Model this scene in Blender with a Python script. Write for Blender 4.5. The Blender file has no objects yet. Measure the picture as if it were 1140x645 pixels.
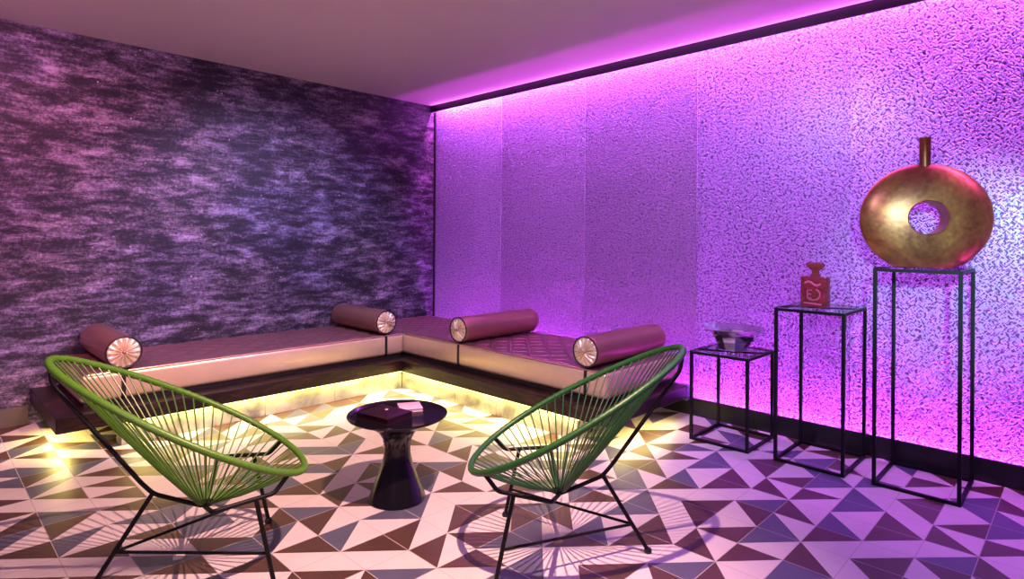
import bpy, bmesh, math, random
from mathutils import Vector, Matrix
random.seed(7)
SC = bpy.context.scene
COL = SC.collection
PI = math.pi
H = 2.736           # ceiling height
# ------------------------------------------------------------------ helpers
def link(o):
    COL.objects.link(o); return o
def obj(name, bm, mats, parent=None, smooth=True, angle=40):
    me = bpy.data.meshes.new(name)
    bmesh.ops.recalc_face_normals(bm, faces=bm.faces[:])
    bm.to_mesh(me); bm.free()
    for m in (mats if isinstance(mats, (list, tuple)) else [mats]): me.materials.append(m)
    if smooth:
        for p in me.polygons: p.use_smooth = True
        try: me.set_sharp_from_angle(angle=math.radians(angle))
        except Exception: pass
    o = link(bpy.data.objects.new(name, me))
    if parent: o.parent = parent
    return o
def tag(o, label, cat, group=None):
    o['label'] = label; o['category'] = cat
    if group: o['group'] = group
    return o
def thing(name, label, cat, loc=(0, 0, 0), rz=0, group=None):
    o = link(bpy.data.objects.new(name, None))
    o.empty_display_size = .1
    o.location = loc; o.rotation_euler = (0, 0, rz)
    return tag(o, label, cat, group)
def structure(o, label=None):
    o['kind'] = 'structure'
    if label: o['label'] = label
    return o
def bm_new(): return bmesh.new()
def box(bm, x0, y0, z0, x1, y1, z1, bevel=0.0, seg=2):
    vs = [bm.verts.new(p) for p in ((x0,y0,z0),(x1,y0,z0),(x1,y1,z0),(x0,y1,z0),(x0,y0,z1),(x1,y0,z1),(x1,y1,z1),(x0,y1,z1))]
    fs = [bm.faces.new([vs[i] for i in f]) for f in ((0,3,2,1),(4,5,6,7),(0,1,5,4),(1,2,6,5),(2,3,7,6),(3,0,4,7))]
    if bevel > 0:
        es = list({e for f in fs for e in f.edges})
        bmesh.ops.bevel(bm, geom=es, offset=bevel, segments=seg, profile=.5, affect='EDGES')
    return bm
def prism(bm, pts, z0, z1, bevel=0, seg=2):
    lo = [bm.verts.new((x, y, z0)) for x, y in pts]; hi = [bm.verts.new((x, y, z1)) for x, y in pts]
    n = len(pts); fs = [bm.faces.new(lo[::-1]), bm.faces.new(hi)]
    for i in range(n): fs.append(bm.faces.new((lo[i], lo[(i+1) % n], hi[(i+1) % n], hi[i])))
    if bevel: bmesh.ops.bevel(bm, geom=list({e for f in fs for e in f.edges}), offset=bevel, segments=seg, profile=.5, affect='EDGES')
    return bm
def frames(pts, closed=False):
    n = len(pts); T = []
    for i in range(n):
        a = pts[i-1] if (i > 0 or closed) else pts[i]; b = pts[(i+1) % n] if (i < n-1 or closed) else pts[i]
        T.append((b - a).normalized())
    up = Vector((0, 0, 1)) if abs(T[0].z) < .9 else Vector((1, 0, 0))
    N = [(up - T[0]*up.dot(T[0])).normalized()]
    for i in range(1, n):
        v = N[-1] - T[i]*N[-1].dot(T[i]); N.append(v.normalized())
    return T, N
def tube(bm, pts, r, seg=8, closed=False, caps=True, rfun=None):
    pts = [Vector(p) for p in pts]; T, N = frames(pts, closed); rings = []
    for i, p in enumerate(pts):
        B = T[i].cross(N[i]); rr = rfun(i) if rfun else r
        rings.append([bm.verts.new(p + (N[i]*math.cos(a) + B*math.sin(a))*rr) for a in [2*PI*k/seg for k in range(seg)]])
    m = len(pts)
    for i in range(m if closed else m-1):
        A = rings[i]; C = rings[(i+1) % m]
        for k in range(seg): bm.faces.new((A[k], A[(k+1) % seg], C[(k+1) % seg], C[k]))
    if caps and not closed:
        bm.faces.new(rings[0][::-1]); bm.faces.new(rings[-1])
    return bm
def fillet(pts, r=.02, n=5):
    pts = [Vector(p) for p in pts]; out = [pts[0]]
    for i in range(1, len(pts)-1):
        a, b, c = pts[i-1], pts[i], pts[i+1]
        u = (a-b); v = (c-b); d = min(r, u.length*.45, v.length*.45)
        p0 = b+u.normalized()*d; p1 = b+v.normalized()*d
        for k in range(n+1):
            t = k/n; out.append(p0*(1-t)**2 + b*2*t*(1-t) + p1*t*t)
    out.append(pts[-1]); return out
def lathe(bm, prof, seg=48, mat=None):
    """prof = [(r,z)...]; closes where r==0"""
    rings = []
    for r, z in prof:
        if r < 1e-6: rings.append([bm.verts.new((0, 0, z))])
        else: rings.append([bm.verts.new((r*math.cos(2*PI*k/seg), r*math.sin(2*PI*k/seg), z)) for k in range(seg)])
    for A, B in zip(rings, rings[1:]):
        for k in range(seg):
            k2 = (k+1) % seg
            if len(A) == 1 and len(B) == 1: continue
            if len(A) == 1: bm.faces.new((A[0], B[k2], B[k]))
            elif len(B) == 1: bm.faces.new((A[k], A[k2], B[0]))
            else: bm.faces.new((A[k], A[k2], B[k2], B[k]))
    if mat is not None: bmesh.ops.transform(bm, matrix=mat, verts=bm.verts[:])
    return bm
# ------------------------------------------------------------------ materials
class NT:
    def __init__(s, name):
        s.m = bpy.data.materials.new(name); s.m.use_nodes = True
        s.t = s.m.node_tree; s.b = s.t.nodes['Principled BSDF']
    def n(s, typ, **kw):
        nd = s.t.nodes.new(typ)
        for k, v in kw.items():
            if hasattr(nd, k) and k not in nd.inputs: setattr(nd, k, v)
            else: nd.inputs[k].default_value = v
        return nd
    def l(s, a, b): s.t.links.new(a, b)
    def math(s, op, a, b=None, clamp=False):
        nd = s.t.nodes.new('ShaderNodeMath'); nd.operation = op; nd.use_clamp = clamp
        for i, v in enumerate((a, b)):
            if v is None: continue
            if isinstance(v, (int, float)): nd.inputs[i].default_value = v
            else: s.l(v, nd.inputs[i])
        return nd.outputs[0]
    def coord(s, scale=(1, 1, 1), rot=(0, 0, 0), loc=(0, 0, 0), kind='Object'):
        tc = s.n('ShaderNodeTexCoord'); mp = s.n('ShaderNodeMapping')
        mp.inputs['Scale'].default_value = scale; mp.inputs['Rotation'].default_value = rot; mp.inputs['Location'].default_value = loc
        s.l(tc.outputs[kind], mp.inputs['Vector']); return mp.outputs[0]
    def noise(s, vec, scale, detail=2, rough=.5, dist=0):
        nd = s.n('ShaderNodeTexNoise'); nd.inputs['Scale'].default_value = scale; nd.inputs['Detail'].default_value = detail
        nd.inputs['Roughness'].default_value = rough; nd.inputs['Distortion'].default_value = dist
        s.l(vec, nd.inputs['Vector']); return nd.outputs['Fac']
    def ramp(s, fac, stops, interp='LINEAR'):
        nd = s.n('ShaderNodeValToRGB'); cr = nd.color_ramp; cr.interpolation = interp
        while len(cr.elements) < len(stops): cr.elements.new(.5)
        for e, (p, c) in zip(cr.elements, stops): e.position = p; e.color = (*c, 1) if len(c) == 3 else c
        s.l(fac, nd.inputs[0]); return nd.outputs[0]
    def mix(s, fac, a, b, mode='MIX'):
        nd = s.n('ShaderNodeMix'); nd.data_type = 'RGBA'; nd.blend_type = mode
        if isinstance(fac, (int, float)): nd.inputs[0].default_value = fac
        else: s.l(fac, nd.inputs[0])
        for i, v in ((6, a), (7, b)):
            if isinstance(v, tuple): nd.inputs[i].default_value = (*v, 1)
            else: s.l(v, nd.inputs[i])
        return nd.outputs[2]
    def bump(s, h, strength=.5, dist=.01):
        nd = s.n('ShaderNodeBump'); nd.inputs['Strength'].default_value = strength; nd.inputs['Distance'].default_value = dist
        s.l(h, nd.inputs['Height']); s.l(nd.outputs[0], s.b.inputs['Normal'])
    def set(s, **kw):
        for k, v in kw.items():
            k = k.replace('_', ' ')
            if isinstance(v, tuple): s.b.inputs[k].default_value = (*v, 1) if len(v) == 3 else v
            elif isinstance(v, (int, float)): s.b.inputs[k].default_value = v
            else: s.l(v, s.b.inputs[k])
        return s
def simple(name, col, rough=.5, metal=0, var=.15, scale=20, bump=0, **kw):
    m = NT(name); v = m.coord(); f = m.noise(v, scale, 3)
    c = m.mix(f, tuple(x*(1-var) for x in col), tuple(min(1, x*(1+var)) for x in col))
    m.set(Base_Color=c, Roughness=rough, Metallic=metal, **kw)
    if bump: m.bump(f, bump, .003)
    return m.m
M = {}
# ceiling paint
M['ceiling'] = simple('ceiling_paint', (.80, .68, .72), .85, var=.03, scale=3)
# embossed silver wall covering; per-sheet colour paints in how brightly each reflects
def panel_mat(name, col, rough, emb):
    m = NT(name)
    tc = m.coord()
    def diag(sx, sz, off):
        v = m.coord(rot=(0, math.radians(45), 0), loc=off); mp = m.n('ShaderNodeMapping'); mp.inputs['Scale'].default_value = (sx, 1, sz)
        m.l(v, mp.inputs['Vector']); return mp.outputs[0]
    a = diag(46, 125, (0, 0, 0)); b = diag(125, 46, (3, 0, 9))
    na = m.noise(a, 1.0, 0); nb = m.noise(b, 1.0, 0)
    mx = m.math('MAXIMUM', na, nb)
    h = m.ramp(mx, [(.50, (0, 0, 0)), (.60, (1, 1, 1))])
    big = m.noise(tc, 1.3, 2)
    fine = m.n('ShaderNodeTexWave', wave_type='BANDS', bands_direction='X'); fine.inputs['Scale'].default_value = 30
    m.l(tc, fine.inputs['Vector'])
    c0 = m.mix(h, (emb*.62, emb*.50, emb*1.1), col)  # shade of the relief painted in: grooves darker and bluer than ridges
    m.set(Base_Color=c0, Metallic=.55, Roughness=rough)
    hh = m.math('ADD', h, m.math('MULTIPLY', fine.outputs['Fac'], .04))
    m.bump(hh, .95, .007)
    return m.m
M['panels'] = [panel_mat('embossed_silver_sheet_%s' % n, c, r, e) for n, c, r, e in (
    ('first', (.46, .47, .56), .40, .40), ('second', (.34, .33, .40), .38, .29), ('third', (.30, .28, .35), .40, .25),
    ('fourth', (.36, .36, .52), .34, .16), ('fifth', (.38, .40, .58), .30, .13))]
# cloudy dark wallpaper
def wallpaper():
    m = NT('cloudy_dark_wallpaper')
    v = m.coord(scale=(1, 1, 2.3)); big = m.noise(v, 2.7, 12, .70, .25)
    v2 = m.coord(scale=(1, 1.0, 4.6), loc=(4, 2, 1)); st = m.noise(v2, 4.0, 12, .75, .3)
    v3 = m.coord(); gr = m.noise(v3, 48, 8, .85)
    dots = m.n('ShaderNodeTexVoronoi', feature='F1'); dots.inputs['Scale'].default_value = 13; m.l(v3, dots.inputs['Vector'])
    dd = m.ramp(dots.outputs['Distance'], [(.05, (1, 1, 1)), (.10, (0, 0, 0))])
    mixv = m.math('ADD', m.math('MULTIPLY', big, .36), m.math('MULTIPLY', st, .42))
    mixv = m.math('ADD', mixv, m.math('MULTIPLY', gr, .34))
    c = m.ramp(mixv, [(.475, (.002, .002, .004)), (.535, (.014, .013, .018)), (.575, (.085, .066, .085)), (.62, (.25, .20, .25)), (.72, (.66, .58, .66))])
    blue = m.noise(m.coord(loc=(7, 7, 7)), .9, 3)
    c = m.mix(m.ramp(blue, [(.45, (0, 0, 0)), (.65, (.6, .6, .6))]), c, m.mix(1.0, c, (.45, .62, 1.0), 'MULTIPLY'))
    sel = m.math('MULTIPLY', dd, m.ramp(m.noise(m.coord(loc=(1, 5, 3)), 5, 2), [(.52, (0, 0, 0)), (.58, (1, 1, 1))]))
    c = m.mix(m.math('MULTIPLY', sel, .6), c, (.8, .75, .8))
    m.set(Base_Color=c, Roughness=.6, Metallic=.0)
    m.bump(gr, .25, .004); return m.m
M['wallpaper'] = wallpaper()
M['black'] = simple('black_lacquer', (.006, .006, .008), .45, var=.3)
M['taupe'] = simple('taupe_skirting_paint', (.085, .068, .055), .5, var=.15, scale=6)
M['steel'] = simple('black_powder_coated_steel', (.005, .005, .006), .5, var=.3, Specular_IOR_Level=.2)
def tile(name, c, var):
    m = NT(name); v = m.coord(); f = m.noise(v, 9, 5, .65); g = m.noise(v, 60, 2)
    k = m.math('ADD', m.math('MULTIPLY', f, .8), m.math('MULTIPLY', g, .2))
    m.set(Base_Color=m.mix(k, tuple(x*(1-var) for x in c), tuple(min(1, x*(1+var)) for x in c)), Roughness=.42)
    m.bump(g, .08, .002); return m.m
M['tile_cream'] = tile('cream_cement_tile', (.64, .56, .56), .14)
M['tile_brown'] = tile('brown_cement_tile', (.075, .034, .026), .35)
M['tile_slate'] = tile('slate_cement_tile', (.085, .085, .14), .30)
M['grout'] = simple('pale_grout', (.46, .40, .40), .8, var=.1)
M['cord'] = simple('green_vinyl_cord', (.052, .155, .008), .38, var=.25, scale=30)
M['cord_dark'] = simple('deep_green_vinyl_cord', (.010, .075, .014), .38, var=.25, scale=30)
M['rim'] = None
def rimmat(name, col):
    m = NT(name); v = m.coord(); n = m.noise(v, 60, 2)
    m.set(Base_Color=m.mix(n, tuple(x*.7 for x in col), tuple(x*1.3 for x in col)), Roughness=.42); m.bump(n, .3, .003); return m.m
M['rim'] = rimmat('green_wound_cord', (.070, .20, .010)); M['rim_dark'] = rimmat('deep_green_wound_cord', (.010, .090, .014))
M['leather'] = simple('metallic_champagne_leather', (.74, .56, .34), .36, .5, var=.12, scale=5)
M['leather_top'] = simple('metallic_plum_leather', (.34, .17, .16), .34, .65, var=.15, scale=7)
M['bolster'] = simple('metallic_copper_leather', (.42, .22, .15), .33, .7, var=.12, scale=6)
M['rosette'] = simple('champagne_pleated_satin', (.80, .64, .42), .35, .5, var=.2, scale=40)
M['piping'] = simple('black_piping', (.01, .007, .008), .5)
M['goldpipe'] = simple('gold_piping', (.75, .50, .30), .3, .8)
def wood():
    m = NT('dark_walnut_veneer'); v = m.coord(scale=(1, 1, 1)); 
    n = m.noise(m.coord(scale=(2.2, 2.2, 12)), 3, 6, .6, 1.2)
    c = m.ramp(n, [(.35, (.004, .002, .002)), (.55, (.020, .008, .006)), (.7, (.06, .022, .012))])
    m.set(Base_Color=c, Roughness=.38, Specular_IOR_Level=.3); return m.m
M['wood'] = wood()
def stone():
    m = NT('pale_polished_plinth'); v = m.coord(); n = m.noise(v, 4, 6, .6, .5)
    rb = m.noise(m.coord(scale=(3, 3, 30)), 2, 2)
    c = m.ramp(n, [(.35, (.16, .16, .15)), (.5, (.38, .37, .31)), (.65, (.55, .53, .42))])
    m.set(Base_Color=c, Roughness=.3, Metallic=.25); return m.m
M['stone'] = stone()
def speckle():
    m = NT('slab_end_glow_speckle'); v = m.coord(); n = m.noise(v, 70, 3, .7)
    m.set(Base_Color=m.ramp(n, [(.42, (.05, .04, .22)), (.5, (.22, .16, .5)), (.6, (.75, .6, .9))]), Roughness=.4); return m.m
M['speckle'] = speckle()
M['table'] = simple('glossy_black_lacquer', (.006, .005, .008), .14, 0, var=.2, Specular_IOR_Level=.45)
M['bookcover'] = simple('dark_burgundy_cover', (.016, .003, .007), .4, var=.2)
M['page'] = simple('grey_page_block', (.45, .42, .45), .7, var=.2, scale=90)
M['pink'] = simple('pink_paper_cover', (.80, .42, .66), .55, var=.12, scale=25)
M['emblem'] = simple('silver_emblem', (.8, .78, .82), .3, .6)
def gold():
    m = NT('brushed_copper_gold'); v = m.coord(); n = m.noise(v, 2.6, 6, .6, .6); g = m.noise(v, 40, 3)
    k = m.math('ADD', m.math('MULTIPLY', n, .85), m.math('MULTIPLY', g, .15))
    c = m.ramp(k, [(.40, (.24, .075, .035)), (.54, (.46, .19, .06)), (.66, (.66, .40, .09))])
    m.set(Base_Color=c, Metallic=.78, Roughness=m.math('ADD', m.math('MULTIPLY', g, .2), .26)); m.bump(g, .1, .003); return m.m
M['gold'] = gold()
def glass(name, col, rough=.02, ior=1.45, w=1.0):
    m = NT(name); v = m.coord(); n = m.noise(v, 8, 2)
    m.set(Base_Color=m.mix(n, col, tuple(min(1, c*1.04) for c in col)), Roughness=rough, Transmission_Weight=w, IOR=ior); return m.m
M['clearglass'] = glass('clear_glass_plate', (.95, .97, .98), .01, 1.05)
M['perfume'] = glass('rose_tinted_glass', (.50, .09, .08), .06, 1.4, .75)
M['stopper'] = glass('amber_rose_glass', (.36, .08, .06), .08, 1.4, .5)
M['perfumelabel'] = simple('pink_foil_relief', (.95, .25, .45), .3, .5)
M['bowl'] = simple('polished_smoked_silver', (.55, .52, .60), .10, .95, var=.15, scale=10)
def emit(name, col, s):
    m = NT(name); v = m.coord(); n = m.noise(v, 3, 1)
    m.set(Base_Color=(.02, .02, .02), Emission_Color=m.mix(n, col, tuple(min(1, c*1.02) for c in col)), Emission_Strength=s); return m.m
M['led_magenta'] = emit('magenta_led_strip', (1, .12, .9), 4)
M['led_yellow'] = emit('warm_yellow_led_strip', (1, .85, .25), 4)
M['lamp'] = emit('spotlight_lens', (1, .9, .85), 6)
# ------------------------------------------------------------------ setting
TX, TY = .188, .1966
TX0, TY0 = 3.953, -1.02
TILES = {}
for _e in ('1,-2:\\sc 1,-1:\\bc 1,-3:/sc 1,-4:/bc 2,-3:\\bc 2,-4:/sc 2,-2:/bc 2,-1:\\sc 2,0:/sc 0,-2:\\cb 0,-1:/cs 0,-3:/cb 3,1:\\cb 3,0:\\bc 3,-1:/bc 3,-2:/cb 3,-3:\\cb 4,2:\\cs 4,3:/cs 4,1:/cb 4,0:\\bc 4,-1:/cs 4,-2:\\cb 5,2:\\sc 5,1:/sc 5,0:/bc 5,-1:\\bc 5,3:\\bc 0,-4:\\bc 0,-5:/cs 0,-6:\\cb 1,-5:\\bc -1,-3:\\cb -1,-2:/cb -1,-4:\\bc -1,-5:/bc -1,-6:/cb -1,-7:\\cb -2,-3:\\sc -2,-4:/sc -2,-5:\\sc -2,-6:/bc -3,-4:/bc -3,-5:\\bc -4,-5:/cs -4,-6:\\cb -3,-6:\\sc -3,-7:/sc -2,-7:\\sc -2,-8:/sc -3,-8:/bc -4,-7:/cb -5,-6:/cb -5,-7:\\cb -4,-8:\\bc -5,-8:\\bc -5,-9:/bc -4,-9:/cs -5,-10:/cb -4,-10:\\cb -6,-10:/bc -6,-9:\\sc -7,-9:\\bc -8,-9:/cs -7,-8:/bc -6,-8:/sc -6,-7:\\sc -7,-10:\\sc -1,1:\\cb -1,2:/cb -1,0:\\bc -1,-1:/bc 0,0:\\bc 0,1:/cb 0,2:\\cs 0,3:/cs 0,4:/cb 1,2:\\sc 1,1:/sc 1,0:/bc 1,3:\\bc 1,4:/bc 2,2:/sc 2,1:\\sc 3,2:/cb 3,3:/bc -2,1:\\sc -2,0:/sc -2,2:/sc -2,3:\\sc -2,-1:\\sc -2,-2:/bc -3,-1:\\bc -3,-2:\\sc -3,-3:/sc -4,-2:\\cs -4,-1:/cb -3,0:/bc -3,1:/sc -4,0:\\bc -4,1:/cb -5,1:\\cb -5,2:/cb -5,0:/cc -4,2:/cc -9,-8:\\bc -10,-8:/sc -9,-9:/bc -8,-8:\\bc -9,-7:\\cb -10,-7:\\bc -11,-7:/sc -12,-7:/cs -11,-6:\\sc -12,-6:\\cb -10,-6:/bc -8,-7:/cb -9,-6:/cb -8,-6:\\cb -7,-6:\\sc -8,-5:/cs -7,-5:\\bc -6,-6:/bc -9,-4:\\bc -8,-4:\\bc -10,-3:/bc -6,-5:/cc -7,-7:\\sc -6,-4:/cc -12,-13:/cs -11,-13:\\bc -10,-13:\\sc -9,-13:/bc -8,-13:/cb -11,-12:/bc -10,-12:/sc -9,-12:/bc -12,-14:\\cb -11,-14:\\sc -10,-14:/bc -9,-14:/cb -13,-14:/cb -14,-13:\\sc -13,-13:/bc -15,-13:\\bc -16,-13:/cs -17,-13:/bc -18,-13:\\sc -19,-13:\\cb -10,-11:\\sc -8,-11:/cb -7,-11:/sc -8,-10:\\cb -7,-12:/bc -9,-10:/bc').split():
    _k, _v = _e.split(':'); TILES[tuple(int(q) for q in _k.split(','))] = _v
def tile_y(j): return TY0+TY*j if j >= -2 else TY0-2*TY+(j+2)*.2055
def build_floor():
    bm = bm_new(); rnd = random.Random(12)
    i0, i1, j0, j1 = -22, 16, -26, 6
    g = .0016
    def V(x, y): return bm.verts.new((x, y, 0))
    for i in range(i0, i1):
        for j in range(j0, j1):
            xa = TX0+i*TX; ya = tile_y(j); xb = xa+TX; yb = tile_y(j+1)
            if xb > 6.8: continue
            xa = max(xa, 0); yb = min(yb, 0)
            if xa >= xb or ya >= yb: continue
            k = TILES.get((i, j))
            if k is None:
                r = rnd.random()
                dark = 'b' if rnd.random() < .58 else 's'
                orient = rnd.choice('/\\'); side = rnd.random() < .5
                if r < .17: c = ('c', 'c')
                elif r < .24: c = (dark, 'b' if rnd.random() < .5 else 's')
                else: c = (dark, 'c') if side else ('c', dark)
                k = orient+c[0]+c[1]
            a, b, c_, d = V(xa+g, ya+g), V(xb-g, ya+g), V(xb-g, yb-g), V(xa+g, yb-g)
            mi = {'c': 0, 'b': 1, 's': 2}
            # '/' splits from (low x, low y) to (high x, high y); first letter = half holding the low-x side
            if k[0] == '/':
                f = bm.faces.new((a, c_, d)); f.material_index = mi[k[1]]
                f = bm.faces.new((a, b, c_)); f.material_index = mi[k[2]]
            else:
                f = bm.faces.new((a, b, d)); f.material_index = mi[k[1]]
                f = bm.faces.new((b, c_, d)); f.material_index = mi[k[2]]
            A, B, C, D = V(xa, ya), V(xb, ya), V(xb, yb), V(xa, yb)
            for q in ((A, B, b, a), (B, C, c_, b), (C, D, d, c_), (D, A, a, d)):
                f = bm.faces.new(q); f.material_index = 3
    bmesh.ops.remove_doubles(bm, verts=bm.verts[:], dist=1e-5)
    for f in bm.faces:
        if f.normal.z < 0: f.normal_flip()
    me = bpy.data.meshes.new('floor'); bm.normal_update()
    for f in bm.faces:
        if f.normal.z < 0: f.normal_flip()
    bm.to_mesh(me); bm.free()
    for n in ('tile_cream', 'tile_brown', 'tile_slate', 'grout'): me.materials.append(M[n])
    o = link(bpy.data.objects.new('floor', me)); structure(o, 'floor of square cement tiles halved into cream, brown and slate triangles')
build_floor()
def sbox(name, mat, *a, bevel=0, label=None, parent=None):
    bm = box(bm_new(), *a, bevel=bevel); o = obj(name, bm, mat, parent, smooth=False)
    if not parent: structure(o, label)
    return o
XE, YE = 6.8, -6.0
sbox('ceiling', M['ceiling'], -.1, YE, H, XE, .1, H+.1, label='plain mauve ceiling')
sbox('wall_left', M['wallpaper'], -.1, YE, 0, 0, .1, H, label='wall in dark cloudy wallpaper')
# back wall: a carcass with five embossed sheets
wl = sbox('wall_right', M['black'], 0, .012, 0, XE, .1, H, label='wall clad in embossed metallic sheets')
seams = [0.0, 1.048, 2.075, 3.115, 4.14, XE]
for k in range(5):
    bm = box(bm_new(), seams[k]+.0015, 0, 0, seams[k+1]-.0015, .012, H)
    obj('embossed_panel', bm, M['panels'][k], wl, smooth=False)
TRIM = sbox('trim_1', M['black'], .0, -.065, H-.072, XE, -.053, H, label='black fascia hiding the light strip along the ceiling')
sbox('trim_2', M['black'], .002, -.018, .127, .018, 0, H-.072, label='thin black corner trim')
BASE = sbox('baseboard_right', M['black'], 0, -.045, 0, XE, -.030, .127, label='tall black skirting under the embossed wall')
sbox('baseboard_left', M['taupe'], 0, YE, 0, .014, -3.51, .127, label='taupe skirting under the dark wallpaper')
# light strips (real emitters the room has)
def led(name, mat, a, b, w=.008, label=''):
    bm = bm_new(); box(bm, a[0], a[1], a[2], b[0], b[1], b[2]); o = obj(name, bm, mat, None, smooth=False); return o
led('light_strip', M['led_magenta'], (.03, -.050, H-.012), (XE, -.030, H-.001)).parent = TRIM
led('light_strip', M['led_magenta'], (.03, -.028, .085), (XE, -.012, .095)).parent = BASE
# ------------------------------------------------------------------ the bench
ZS0, ZS1 = .150, .240
SX, SY, EX, EY = .99, -1.13, 3.13, -3.50      # inner edges and the two ends
bench = thing('bench_platform', 'low dark walnut corner bench platform with yellow light glowing underneath', 'bench', (0, 0, 0))
bm = prism(bm_new(), [(0.001, EY), (SX, EY), (SX, SY), (EX, SY), (EX, -.15), (2.95, -.15), (2.95, -.05), (.001, -.05)], ZS0, ZS1, bevel=.004, seg=1)
obj('platform_top', bm, M['wood'], bench, smooth=False)
def plinth(x0, y0, x1, y1):
    obj('plinth', box(bm_new(), x0, y0, 0, x1, y1, ZS0-.001, bevel=.002, seg=1), M['stone'], bench, smooth=False)
bw = .12
ys = [-3.17, -2.62, -2.28, -1.73, -1.093]
for a, b in zip(ys, ys[1:]): plinth(.955-bw, a, .955, b-.002)
xs = [.957, 1.46, 1.66, 2.12, 2.40, 2.86]
for a, b in zip(xs, xs[1:]): plinth(a, -1.093, b-.002, -1.093+bw)
plinth(.3, -.7, .42, -.58)
for a, b in (((.962, -3.15, ZS0-.010), (.978, -1.13, ZS0-.0005)), ((.962, -1.116, ZS0-.010), (2.9, -1.102, ZS0-.0005)), ((.35, -3.44, ZS0-.010), (.90, -3.425, ZS0-.0005)), ((3.08, -1.0, ZS0-.010), (3.095, -.3, ZS0-.0005))):
    obj('light_strip', box(bm_new(), *a, *b), M['led_yellow'], bench, smooth=False)
sb = obj('slab_end_glow_block', box(bm_new(), 2.957, -.146, .128, 3.125, -.048, .224, bevel=.004), M['speckle'])  # added block: LED light on the slab end painted as violet speckle
tag(sb, 'small speckled violet block painted as light on the right end of the bench slab', 'block')
# mattresses
def mattress(name, label, x0, y0, x1, y1, z0, z1, front, pipes, straps):
    t = thing(name, label, 'mattress', ((x0+x1)/2, (y0+y1)/2, z0), 0, None)
    lx, ly, h = x1-x0, y1-y0, z1-z0
    bm = bm_new(); box(bm, -lx/2, -ly/2, 0, lx/2, ly/2, h-.012, bevel=.028, seg=4)
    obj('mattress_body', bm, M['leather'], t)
    obj('gap_shade_slab', box(bm_new(), -lx/2+.02, -ly/2+.02, -.0235, lx/2-.02, ly/2-.02, .004), M['piping'], t, smooth=False)  # inset black slab that paints in the shade of the gap below
    # quilted top
    bm = bm_new(); n = int(lx/.0125); m = int(ly/.0125); e = .012
    grid = []
    for i in range(n+1):
        row = []
        for j in range(m+1):
            x = -lx/2+e+(lx-2*e)*i/n; y = -ly/2+e+(ly-2*e)*j/m
            d = min(i, n-i, j, m-j)*.0125
            u = (x+y)/.20; v = (x-y)/.20
            q = min(abs(math.sin(PI*u)), abs(math.sin(PI*v)))
            z = h-.016 + .016*min(1, d/.035)**.5 - .015*math.exp(-q*4)*min(1, d/.05)
            row.append(bm.verts.new((x, y, z)))
        grid.append(row)
    for i in range(n):
        for j in range(m): bm.faces.new((grid[i][j], grid[i+1][j], grid[i+1][j+1], grid[i][j+1]))
    rim = [grid[i][0] for i in range(n+1)]+[grid[n][j] for j in range(1, m+1)]+[grid[i][m] for i in range(n-1, -1, -1)]+[grid[0][j] for j in range(m-1, 0, -1)]
    low = [bm.verts.new((v.co.x, v.co.y, h-.05)) for v in rim]
    k = len(rim)
    for i in range(k): bm.faces.new((rim[i], rim[(i+1) % k], low[(i+1) % k], low[i]))
    bm.faces.new(low)
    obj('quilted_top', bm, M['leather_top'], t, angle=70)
    cx, cy = (x0+x1)/2, (y0+y1)/2
    for a, b in pipes:
        bm = tube(bm_new(), [(a[0]-cx, a[1]-cy, h-.014), (b[0]-cx, b[1]-cy, h-.014)], .0055, 8)
        obj('piping', bm, M['goldpipe'], t)
    for q in straps:
        w = .012; bm = bm_new(); prev = None
        edge = (lx/2 if front == 'x' else ly/2)
        for d, z in ((-.70, h+.0015), (-.30, h+.0015), (-.03, h+.001), (-.012, h-.004), (.000, h-.018), (.0035, h-.035), (.0035, .03), (-.002, .012), (-.012, .002)):
            if front == 'x': P = [(edge+d, q-cy+sg*w, z) for sg in (-1, 1)]; P += [(edge+d-.004, q-cy+sg*w, z-.003) for sg in (1, -1)]
            else: P = [(q-cx+sg*w, -edge-d, z) for sg in (-1, 1)]; P += [(q-cx+sg*w, -edge-d+.004, z-.003) for sg in (1, -1)]
            r = [bm.verts.new(p) for p in P]
            if prev:
                for k in range(4): bm.faces.new((prev[k], prev[(k+1) % 4], r[(k+1) % 4], r[k]))
            else: bm.faces.new(r)
            prev = r
        bm.faces.new(prev); obj('strap', bm, M['piping'], t, smooth=False)
    return t
ZM0, ZM1 = .2645, .452
m1 = mattress('bench_mattress', 'metallic champagne mattress running along the dark wallpapered wall', .02, -3.36, .845, -1.002, ZM0, ZM1, 'x', [((.838, -3.32), (.838, -1.01))], (-3.135, -1.185))
m2 = mattress('bench_mattress', 'metallic champagne mattress running along the embossed wall into the corner', .02, -1.0, 3.02, -.09, ZM0, ZM1, 'y', [((.86, -.993), (3.0, -.993))], (1.585, 2.855))
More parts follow.
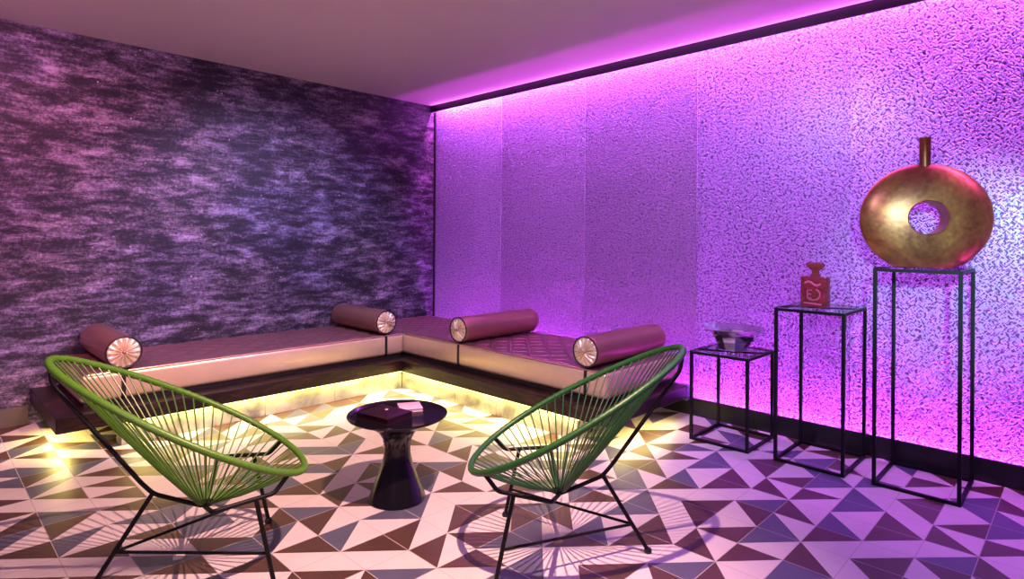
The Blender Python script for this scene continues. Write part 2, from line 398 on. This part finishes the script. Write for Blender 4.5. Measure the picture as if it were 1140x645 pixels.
# bolsters (local axis +X = towards the front disc)
def bolster(label, fx, fy, rz, L, r=.102):
    t = thing('bolster', label, 'bolster cushion', (fx, fy, ZM1+.003), rz, 'bolsters laid across the corner bench')
    zc = r
    R = Matrix.Translation((0, 0, zc)) @ Matrix.Rotation(PI/2, 4, 'Y')     # lathe z -> local +x
    prof = [(0, -L), (r*.55, -L+.002), (r*.85, -L+.012), (r*.97, -L+.035), (r, -L+.07), (r, -L*.5), (r, -.02), (r*.985, -.006), (r*.93, 0), (0, .0)]
    obj('bolster_cover', lathe(bm_new(), prof, 48, R), M['bolster'], t)
    # pleated rosette
    bm = bm_new(); n = 96; nr = 7; rings = []
    for a in range(nr+1):
        rr = .012+(r*.93-.012)*a/nr
        rings.append([bm.verts.new((.002+.010*(1-(a/nr)**2)+.009*math.cos(14*2*PI*k/n)*math.sin(PI*min(1, .15+.85*a/nr)), rr*math.cos(2*PI*k/n), zc+rr*math.sin(2*PI*k/n))) for k in range(n)])
    for A, B in zip(rings, rings[1:]):
        for k in range(n): bm.faces.new((A[k], A[(k+1) % n], B[(k+1) % n], B[k]))
    back = [bm.verts.new((-.004, v.co.y, v.co.z)) for v in rings[-1]]
    for k in range(n): bm.faces.new((rings[-1][k], rings[-1][(k+1) % n], back[(k+1) % n], back[k]))
    bm.faces.new(back); bm.faces.new(rings[0])
    ro = obj('pleated_end', bm, M['rosette'], t, angle=80)
    b = lathe(bm_new(), [(0, .022), (.007, .020), (.012, .014), (.013, .006), (0, .004)], 20, R)
    obj('button', b, M['bolster'], ro)
    pts = [(.003, r*.955*math.cos(2*PI*k/60), zc+r*.955*math.sin(2*PI*k/60)) for k in range(60)]
    obj('piping', tube(bm_new(), pts, .0055, 8, closed=True), M['piping'], t)
    return t
bolster('copper bolster at the far left end of the bench, behind the left green chair', .845, -3.135, 0, .80)
bolster('dull copper bolster against the dark wallpapered wall, near the room corner', .845, -1.185, 0, .80)
bolster('copper pink bolster against the embossed wall, nearest the room corner', 1.585, -1.0, -PI/2, .88)
bolster('violet pink bolster against the embossed wall, behind the right green chair', 2.855, -1.0, -PI/2, .88)
# ------------------------------------------------------------------ cord chairs
S = dict(T=(-.134, 0, .847), F=(.736, 0, .348), b=.316, egg=.186, K=(.178, 0, .317), hub=(.368, 0, .245), fb=(.608, .224, .330), bb=(.402, .290, .325), lt=(.545, .25, .3275), ff=(.609, .280, 0), sp=(-.125, 0, .755))
def cord_chair(label, x, y, rz, rimm, cordm):
    t = thing('cord_chair', label, 'chair', (x, y, 0), rz, 'green round cord chairs on black legs')
    T = Vector(S['T']); F = Vector(S['F']); c = (T+F)/2; e = (F-T)/2
    def rim(a): return c+e*math.cos(a)+Vector((0, S['b']*math.sin(a)*(1+S['egg']*math.cos(a)), 0))
    N = 240
    rr = lambda i: .0132+.0012*math.sin(i*2*PI*3/5)
    obj('seat_rim', tube(bm_new(), [rim(2*PI*k/N) for k in range(N)], .015, 10, closed=True, rfun=rr), rimm, t)
    # cords from rim to hub ring
    hub = Vector(S['hub']); bm = bm_new(); n = 66
    nrm = e.cross(Vector((0, 1, 0))).normalized()
    if nrm.z > 0: nrm = -nrm
    for k in range(n):
        a = 2*PI*(k+.5)/n
        p = rim(a); d = (p-hub); hd = Vector((d.x, d.y, 0)).normalized()
        h = hub+hd*.026
        sag = Vector((0, 0, -.012)) if True else 0
        pts = [p-(p-c).normalized()*.004, p*.66+h*.34+sag*.8, p*.33+h*.67+sag*.9, h]
        tube(bm, pts, .0031, 6)
    obj('cord_webbing', bm, cordm, t)
    pts = [hub+Vector((.027*math.cos(2*PI*k/24), .027*math.sin(2*PI*k/24), 0)) for k in range(24)]
    obj('hub_ring', tube(bm_new(), pts, .006, 8, closed=True), M['steel'], t)
    R = .0085
    K = S['K']
    bm = tube(bm_new(), fillet([Vector(S['T'])+Vector((-.004, 0, -.012)), S['sp'], (K[0]-.03, 0, K[2]+.045), (K[0]+.012, 0, K[2]-.006), Vector(hub)+Vector((-.024, 0, -.004))], .022, 5), R, 10)
    obj('back_spine', bm, M['steel'], t)
    def rimpt(sign):
        best = min((rim(2*PI*k/400) for k in range(400)), key=lambda p: abs(p.x-.655)+(10 if p.y*sign < 0 else 0)); return best+Vector((0, 0, -.008))
    fb, bb, lt, ff = S['fb'], S['bb'], S['lt'], S['ff']
    pl = [rimpt(1), (fb[0], fb[1], fb[2]), (bb[0], bb[1], bb[2]), Vector(hub)+Vector((.0, .027, -.004))]
    pr = [(p[0], -p[1], p[2]) for p in pl]
    for p in (pl, pr): obj('side_rail', tube(bm_new(), fillet(p, .018, 4), R, 10), M['steel'], t)
    br = .365
    for s in (1, -1):
        lo = obj('leg', tube(bm_new(), [(lt[0], s*lt[1], lt[2]), (ff[0], s*ff[1], .012)], R, 10), M['steel'], t)
        f = lathe(bm_new(), [(0, 0), (.014, 0), (.016, .008), (.013, .018), (0, .022)], 16, Matrix.Translation((ff[0], s*ff[1], 0))); obj('foot_cap', f, M['piping'], lo)
        a = Vector((K[0]*br, 0, K[2]*br)); b = Vector(ff)*(1-.399)+Vector(lt)*.399; b.y *= s
        obj('crossbar', tube(bm_new(), [a, b], .006, 8), M['steel'], t)
    lo = obj('leg', tube(bm_new(), [(K[0]+.01, 0, K[2]-.002), (.002, 0, .012)], R, 10), M['steel'], t)
    f = lathe(bm_new(), [(0, 0), (.014, 0), (.016, .008), (.013, .018), (0, .022)], 16); obj('foot_cap', f, M['piping'], lo)
    return t
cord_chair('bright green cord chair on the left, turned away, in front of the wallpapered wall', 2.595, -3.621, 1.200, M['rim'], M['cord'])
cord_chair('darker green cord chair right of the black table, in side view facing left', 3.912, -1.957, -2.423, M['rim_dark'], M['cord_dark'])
# ------------------------------------------------------------------ black table and its books
TXC, TYC = 2.752, -2.392
tb = thing('side_table', 'small glossy black hourglass side table between the green chairs', 'table', (TXC, TYC, 0))
prof = [(0, 0), (.138, 0), (.142, .004), (.138, .015), (.122, .055), (.098, .115), (.076, .175), (.0655, .225), (.064, .262), (.072, .300), (.092, .334), (.128, .362), (.178, .385)]
ped = lathe(bm_new(), prof+[(.178, .389), (0, .389)], 72)
obj('pedestal', ped, M['table'], tb, angle=60)
top = lathe(bm_new(), [(0, .3895), (.178, .3895), (.222, .402), (.243, .412), (.2465, .418), (.244, .4225), (.238, .422), (.230, .416), (.218, .4125), (0, .412)], 72)
obj('tray_top', top, M['table'], tb, angle=60)
def book(label, name, cx, cy, rz, w, d, h, z, cover, title=None):
    t = thing(name, label, 'book', (cx, cy, z), rz)
    obj('page_block', box(bm_new(), -w/2+.003, -d/2+.003, .002, w/2-.003, d/2-.003, h-.002), M['page'] if title is None else cover, t, smooth=False)
    obj('cover', box(bm_new(), -w/2, -d/2, h-.003, w/2, d/2, h, bevel=.001), cover, t)
    obj('cover', box(bm_new(), -w/2, -d/2, 0, w/2, d/2, .0025, bevel=.001), cover, t)
    obj('spine', box(bm_new(), -w/2-.001, -d/2, 0, -w/2+.003, d/2, h), cover, t)
    if title: obj('emblem', lathe(bm_new(), [(0, 0), (.010, 0), (.009, .0012), (0, .0014)], 20, Matrix.Translation((-.02, .03, h))), M['emblem'], t)
    return t
book('dark burgundy hardback with a small pale emblem, lying on the black table', 'hardback_book', 2.745, -2.462, math.radians(10), .212, .170, .030, .4125, M['bookcover'], title=True)
book('pink covered book lying behind the dark burgundy one on the black table', 'pink_book', 2.706, -2.284, math.radians(-28), .125, .115, .016, .4125, M['pink'])
# ------------------------------------------------------------------ wire plinths
def stand(label, x0, y0, x1, y1, h):
    cx, cy = (x0+x1)/2, (y0+y1)/2; w, d = (x1-x0)/2, (y1-y0)/2; s = .0085
    t = thing('wire_stand', label, 'stand', (cx, cy, 0), 0, 'black wire frame stands along the embossed wall')
    for sx in (-1, 1):
        for sy in (-1, 1):
            x, y = sx*(w-s), sy*(d-s)
            obj('leg', box(bm_new(), x-s, y-s, 0, x+s, y+s, h), M['steel'], t, smooth=False)
    for zz, nm in ((0, 'bottom_frame'), (h-2*s, 'top_frame')):
        bm = bm_new()
        for sy in (-1, 1): box(bm, -w+2*s, sy*(d-s)-s, zz+.0005, w-2*s, sy*(d-s)+s, zz+2*s-.0005)
        for sx in (-1, 1): box(bm, sx*(w-s)-s, -d+2*s, zz+.0005, sx*(w-s)+s, d-2*s, zz+2*s-.0005)
        obj(nm, bm, M['steel'], t, smooth=False)
    obj('glass_top', box(bm_new(), -w+.002, -d+.002, h+.0002, w-.002, d-.002, h+.005, bevel=.001), M['clearglass'], t)
    return t
stand('tallest black wire stand, carrying the round gold vase', 4.385, -.515, 4.768, -.085, 1.150)
stand('middle height black wire stand, carrying the rose glass bottle', 3.880, -.530, 4.256, -.095, .897)
stand('shortest black wire stand, carrying the faceted silver bowl', 3.350, -.541, 3.733, -.135, .573)
# vase
v = thing('ring_vase', 'large round copper gold vase with a hole through its middle and thin neck', 'vase', (4.575, -.30, 1.1553), math.radians(24))
bm = bm_new(); ro, ri, th = .297, .088, .092; zc = .262; na = 96
sec = [(ri, -th*.86), (ri, -th*.4), (ri, th*.4), (ri, th*.86), (ri+.006, th*.93)]
for k in range(1, 15):
    a = (ri+.012)/ro+(1-(ri+.012)/ro)*math.sin(k/14*PI/2); sec.append((ro*a, th*.97*max(0, 1-a**2.3)**.62))
sec += [(r, -y) for r, y in sec[-2:3:-1]]
rings = []
for a in range(na):
    A = 2*PI*a/na
    rings.append([bm.verts.new((r*math.cos(A)*1.03, y, zc+r*math.sin(A)*.985)) for r, y in sec])
nb = len(sec)
for a in range(na):
    for b in range(nb): bm.faces.new((rings[a][b], rings[(a+1) % na][b], rings[(a+1) % na][(b+1) % nb], rings[a][(b+1) % nb]))
r_ = bmesh.ops.bisect_plane(bm, geom=bm.verts[:]+bm.edges[:]+bm.faces[:], plane_co=(0, 0, 0), plane_no=(0, 0, 1), clear_inner=True)
bmesh.ops.holes_fill(bm, edges=[e for e in bm.edges if e.is_boundary], sides=0)
obj('vase_body', bm, M['gold'], v)
nk = lathe(bm_new(), [(.026, zc+ro-.03), (.0265, zc+ro+.01), (.0265, zc+ro+.123), (.029, zc+ro+.128), (.029, zc+ro+.134), (.021, zc+ro+.134), (.021, zc+ro+.05), (0, zc+ro+.05)], 32)
obj('neck', nk, M['gold'], v)
# perfume bottle
p = thing('perfume_bottle', 'square rose glass perfume bottle with faceted stopper on a wire stand', 'bottle', (4.045, -.34, .9025), math.radians(-6))
obj('bottle_body', box(bm_new(), -.074, -.034, 0, .074, .034, .178, bevel=.009, seg=3), M['perfume'], p)
obj('neck', lathe(bm_new(), [(0, .177), (.028, .177), (.028, .192), (.021, .196), (.021, .216), (0, .216)], 24), M['stopper'], p)
bm = bm_new(); 
lathe(bm, [(0, .216), (.030, .216), (.052, .236), (.052, .250), (.044, .262), (0, .262)], 8)
bmesh.ops.transform(bm, matrix=Matrix.Diagonal((1, .62, 1, 1)) @ Matrix.Rotation(PI/8, 4, 'Z'), verts=bm.verts[:])
obj('stopper', bm, M['stopper'], p, smooth=False)
bm = bm_new()      # raised relief on the face
tube(bm, [(-.045+.0*k, -.036, .05+.0*k) if False else (.042*math.cos(a), -.036, .075+.034*math.sin(a)) for k, a in enumerate([math.radians(62-190*i/30) for i in range(31)])], .004, 6)
tube(bm, [(-.045+.09*i/20, -.036, .138+.010*math.sin(i/20*PI*2)) for i in range(21)], .006, 6)
tube(bm, [(-.030, -.036, .052), (-.030, -.036, .098), (-.006, -.036, .098)], .004, 6)
tube(bm, [(-.030, -.036, .052), (-.006, -.036, .052)], .004, 6)
tube(bm, [(-.030, -.036, .075), (-.010, -.036, .075)], .004, 6)
tube(bm, [(-.05, -.036, .022), (.05, -.036, .018)], .005, 6)
obj('face_relief', bm, M['perfumelabel'], p)
# faceted bowl
b_ = thing('faceted_bowl', 'faceted smoked silver bowl flaring wide on the shortest wire stand', 'bowl', (3.547, -.335, .5785), math.radians(11))
bm = lathe(bm_new(), [(0, 0), (.080, 0), (.088, .006), (.112, .060), (.135, .105), (.200, .142), (.196, .147), (.126, .112), (.098, .058), (.078, .014), (0, .012)], 10)
obj('bowl_body', bm, M['bowl'], b_, smooth=False)
# spotlights and strips of the room, plus added fill lights
def look(o, target):
    d = Vector(target)-o.location; o.rotation_euler = d.to_track_quat('-Z', 'Y').to_euler()
def area(name, loc, size, sy, col, power, rot=None, target=None, spread=180):
    l = bpy.data.lights.new(name, 'AREA'); l.shape = 'RECTANGLE'; l.size = size; l.size_y = sy; l.color = col; l.energy = power; l.spread = math.radians(spread)
    o = link(bpy.data.objects.new(name, l)); o.location = loc
    if rot is not None: o.rotation_euler = rot
    if target is not None: look(o, target)
    return o
def spot(name, loc, target, col, power, ang, blend=.5, r=.03):
    l = bpy.data.lights.new(name, 'SPOT'); l.color = col; l.energy = power; l.spot_size = math.radians(ang); l.spot_blend = blend; l.shadow_soft_size = r
    o = link(bpy.data.objects.new(name, l)); o.location = loc; look(o, target); return o
area('ceiling_strip_light', (XE/2, -.034, H-.016), XE-.1, .018, (.78, .13, 1), 120, rot=(math.radians(0), 0, 0))
area('skirting_strip_light', (XE/2, -.021, .098), XE-.1, .010, (.80, .06, 1), 85, rot=(math.radians(180), 0, 0))
area('fascia_fill_light', (XE/2, -.068, H-.03), XE-.1, .012, (.80, .12, 1), 9, rot=(math.radians(-108), 0, 0))  # added second strip, not a known LED; tints the ceiling beside the fascia
YL = (1, .78, .20)
area('bench_strip_light', (.971, -2.14, ZS0-.012), .016, 2.0, YL, 11, rot=(0, math.radians(-20), 0))
area('bench_strip_light', (1.93, -1.110, ZS0-.012), 1.9, .012, YL, 11, rot=(math.radians(-20), 0, 0))
area('bench_strip_light', (.62, -3.43, ZS0-.012), .55, .016, YL, 4, rot=(math.radians(-10), 0, 0))
area('bench_strip_light', (3.09, -.70, ZS0-.012), .016, .7, YL, 3, rot=(0, math.radians(-10), 0))
spot('floor_spot_light', (4.12, -2.74, H-.06), (2.9, -3.1, 0), (1, .58, .46), 620, 96, .7, .02)
spot('vase_spot_light', (5.75, -4.5, 1.95), (4.62, 0, 1.08), (.40, .85, 1), 1350, 19, 1, .03)
spot('wall_fill_light', (3.6, -2.9, H-.06), (2.7, 0, 1.1), (.46, .44, 1), 300, 84, .9, .1)  # added fill without a known fixture, turns the middle of the wall bluer
spot('wallpaper_spot_light', (2.2, -1.9, H-.06), (0, -1.9, .6), (.60, .44, 1), 420, 84, .9, .1)
spot('wallpaper_spot_light', (2.3, -4.4, H-.06), (0, -3.8, 1.5), (1, .28, .66), 380, 84, .9, .1)
spot('violet_floor_fill', (5.3, -1.6, H-.06), (4.8, -1.5, 0), (.40, .18, 1), 170, 95, .9, .15)  # added violet fill for the right floor, no known lamp
spot('ceiling_fill_light', (4.6, -4.9, 1.9), (2.6, -3.0, H), (1, .54, .95), 130, 140, 1, .2)  # unseen uplight added only to brighten the ceiling
w = bpy.data.worlds.new('World'); SC.world = w; w.use_nodes = True
w.node_tree.nodes['Background'].inputs[0].default_value = (.62, .30, .72, 1); w.node_tree.nodes['Background'].inputs[1].default_value = .17
# ------------------------------------------------------------------ camera
cd = bpy.data.cameras.new('Camera'); cam = link(bpy.data.objects.new('Camera', cd))
cam.location = (5.229, -4.121, 1.3)
yaw = math.atan2(.699, .715)
cam.rotation_euler = (Matrix.Rotation(yaw, 4, 'Z') @ Matrix.Rotation(PI/2, 4, 'X') @ Matrix.Rotation(.0070, 4, 'Z')).to_euler()
cd.sensor_width = 36; cd.lens = 664.6/1140*36; cd.shift_y = -(322.5-264.4)/1140; cd.clip_start = .05
SC.camera = cam
SC.cycles.caustics_reflective = False
vs = SC.view_settings; vs.view_transform = 'Standard'; vs.look = 'None'; vs.gamma = 1; vs.exposure = 0; vs.use_curve_mapping = False
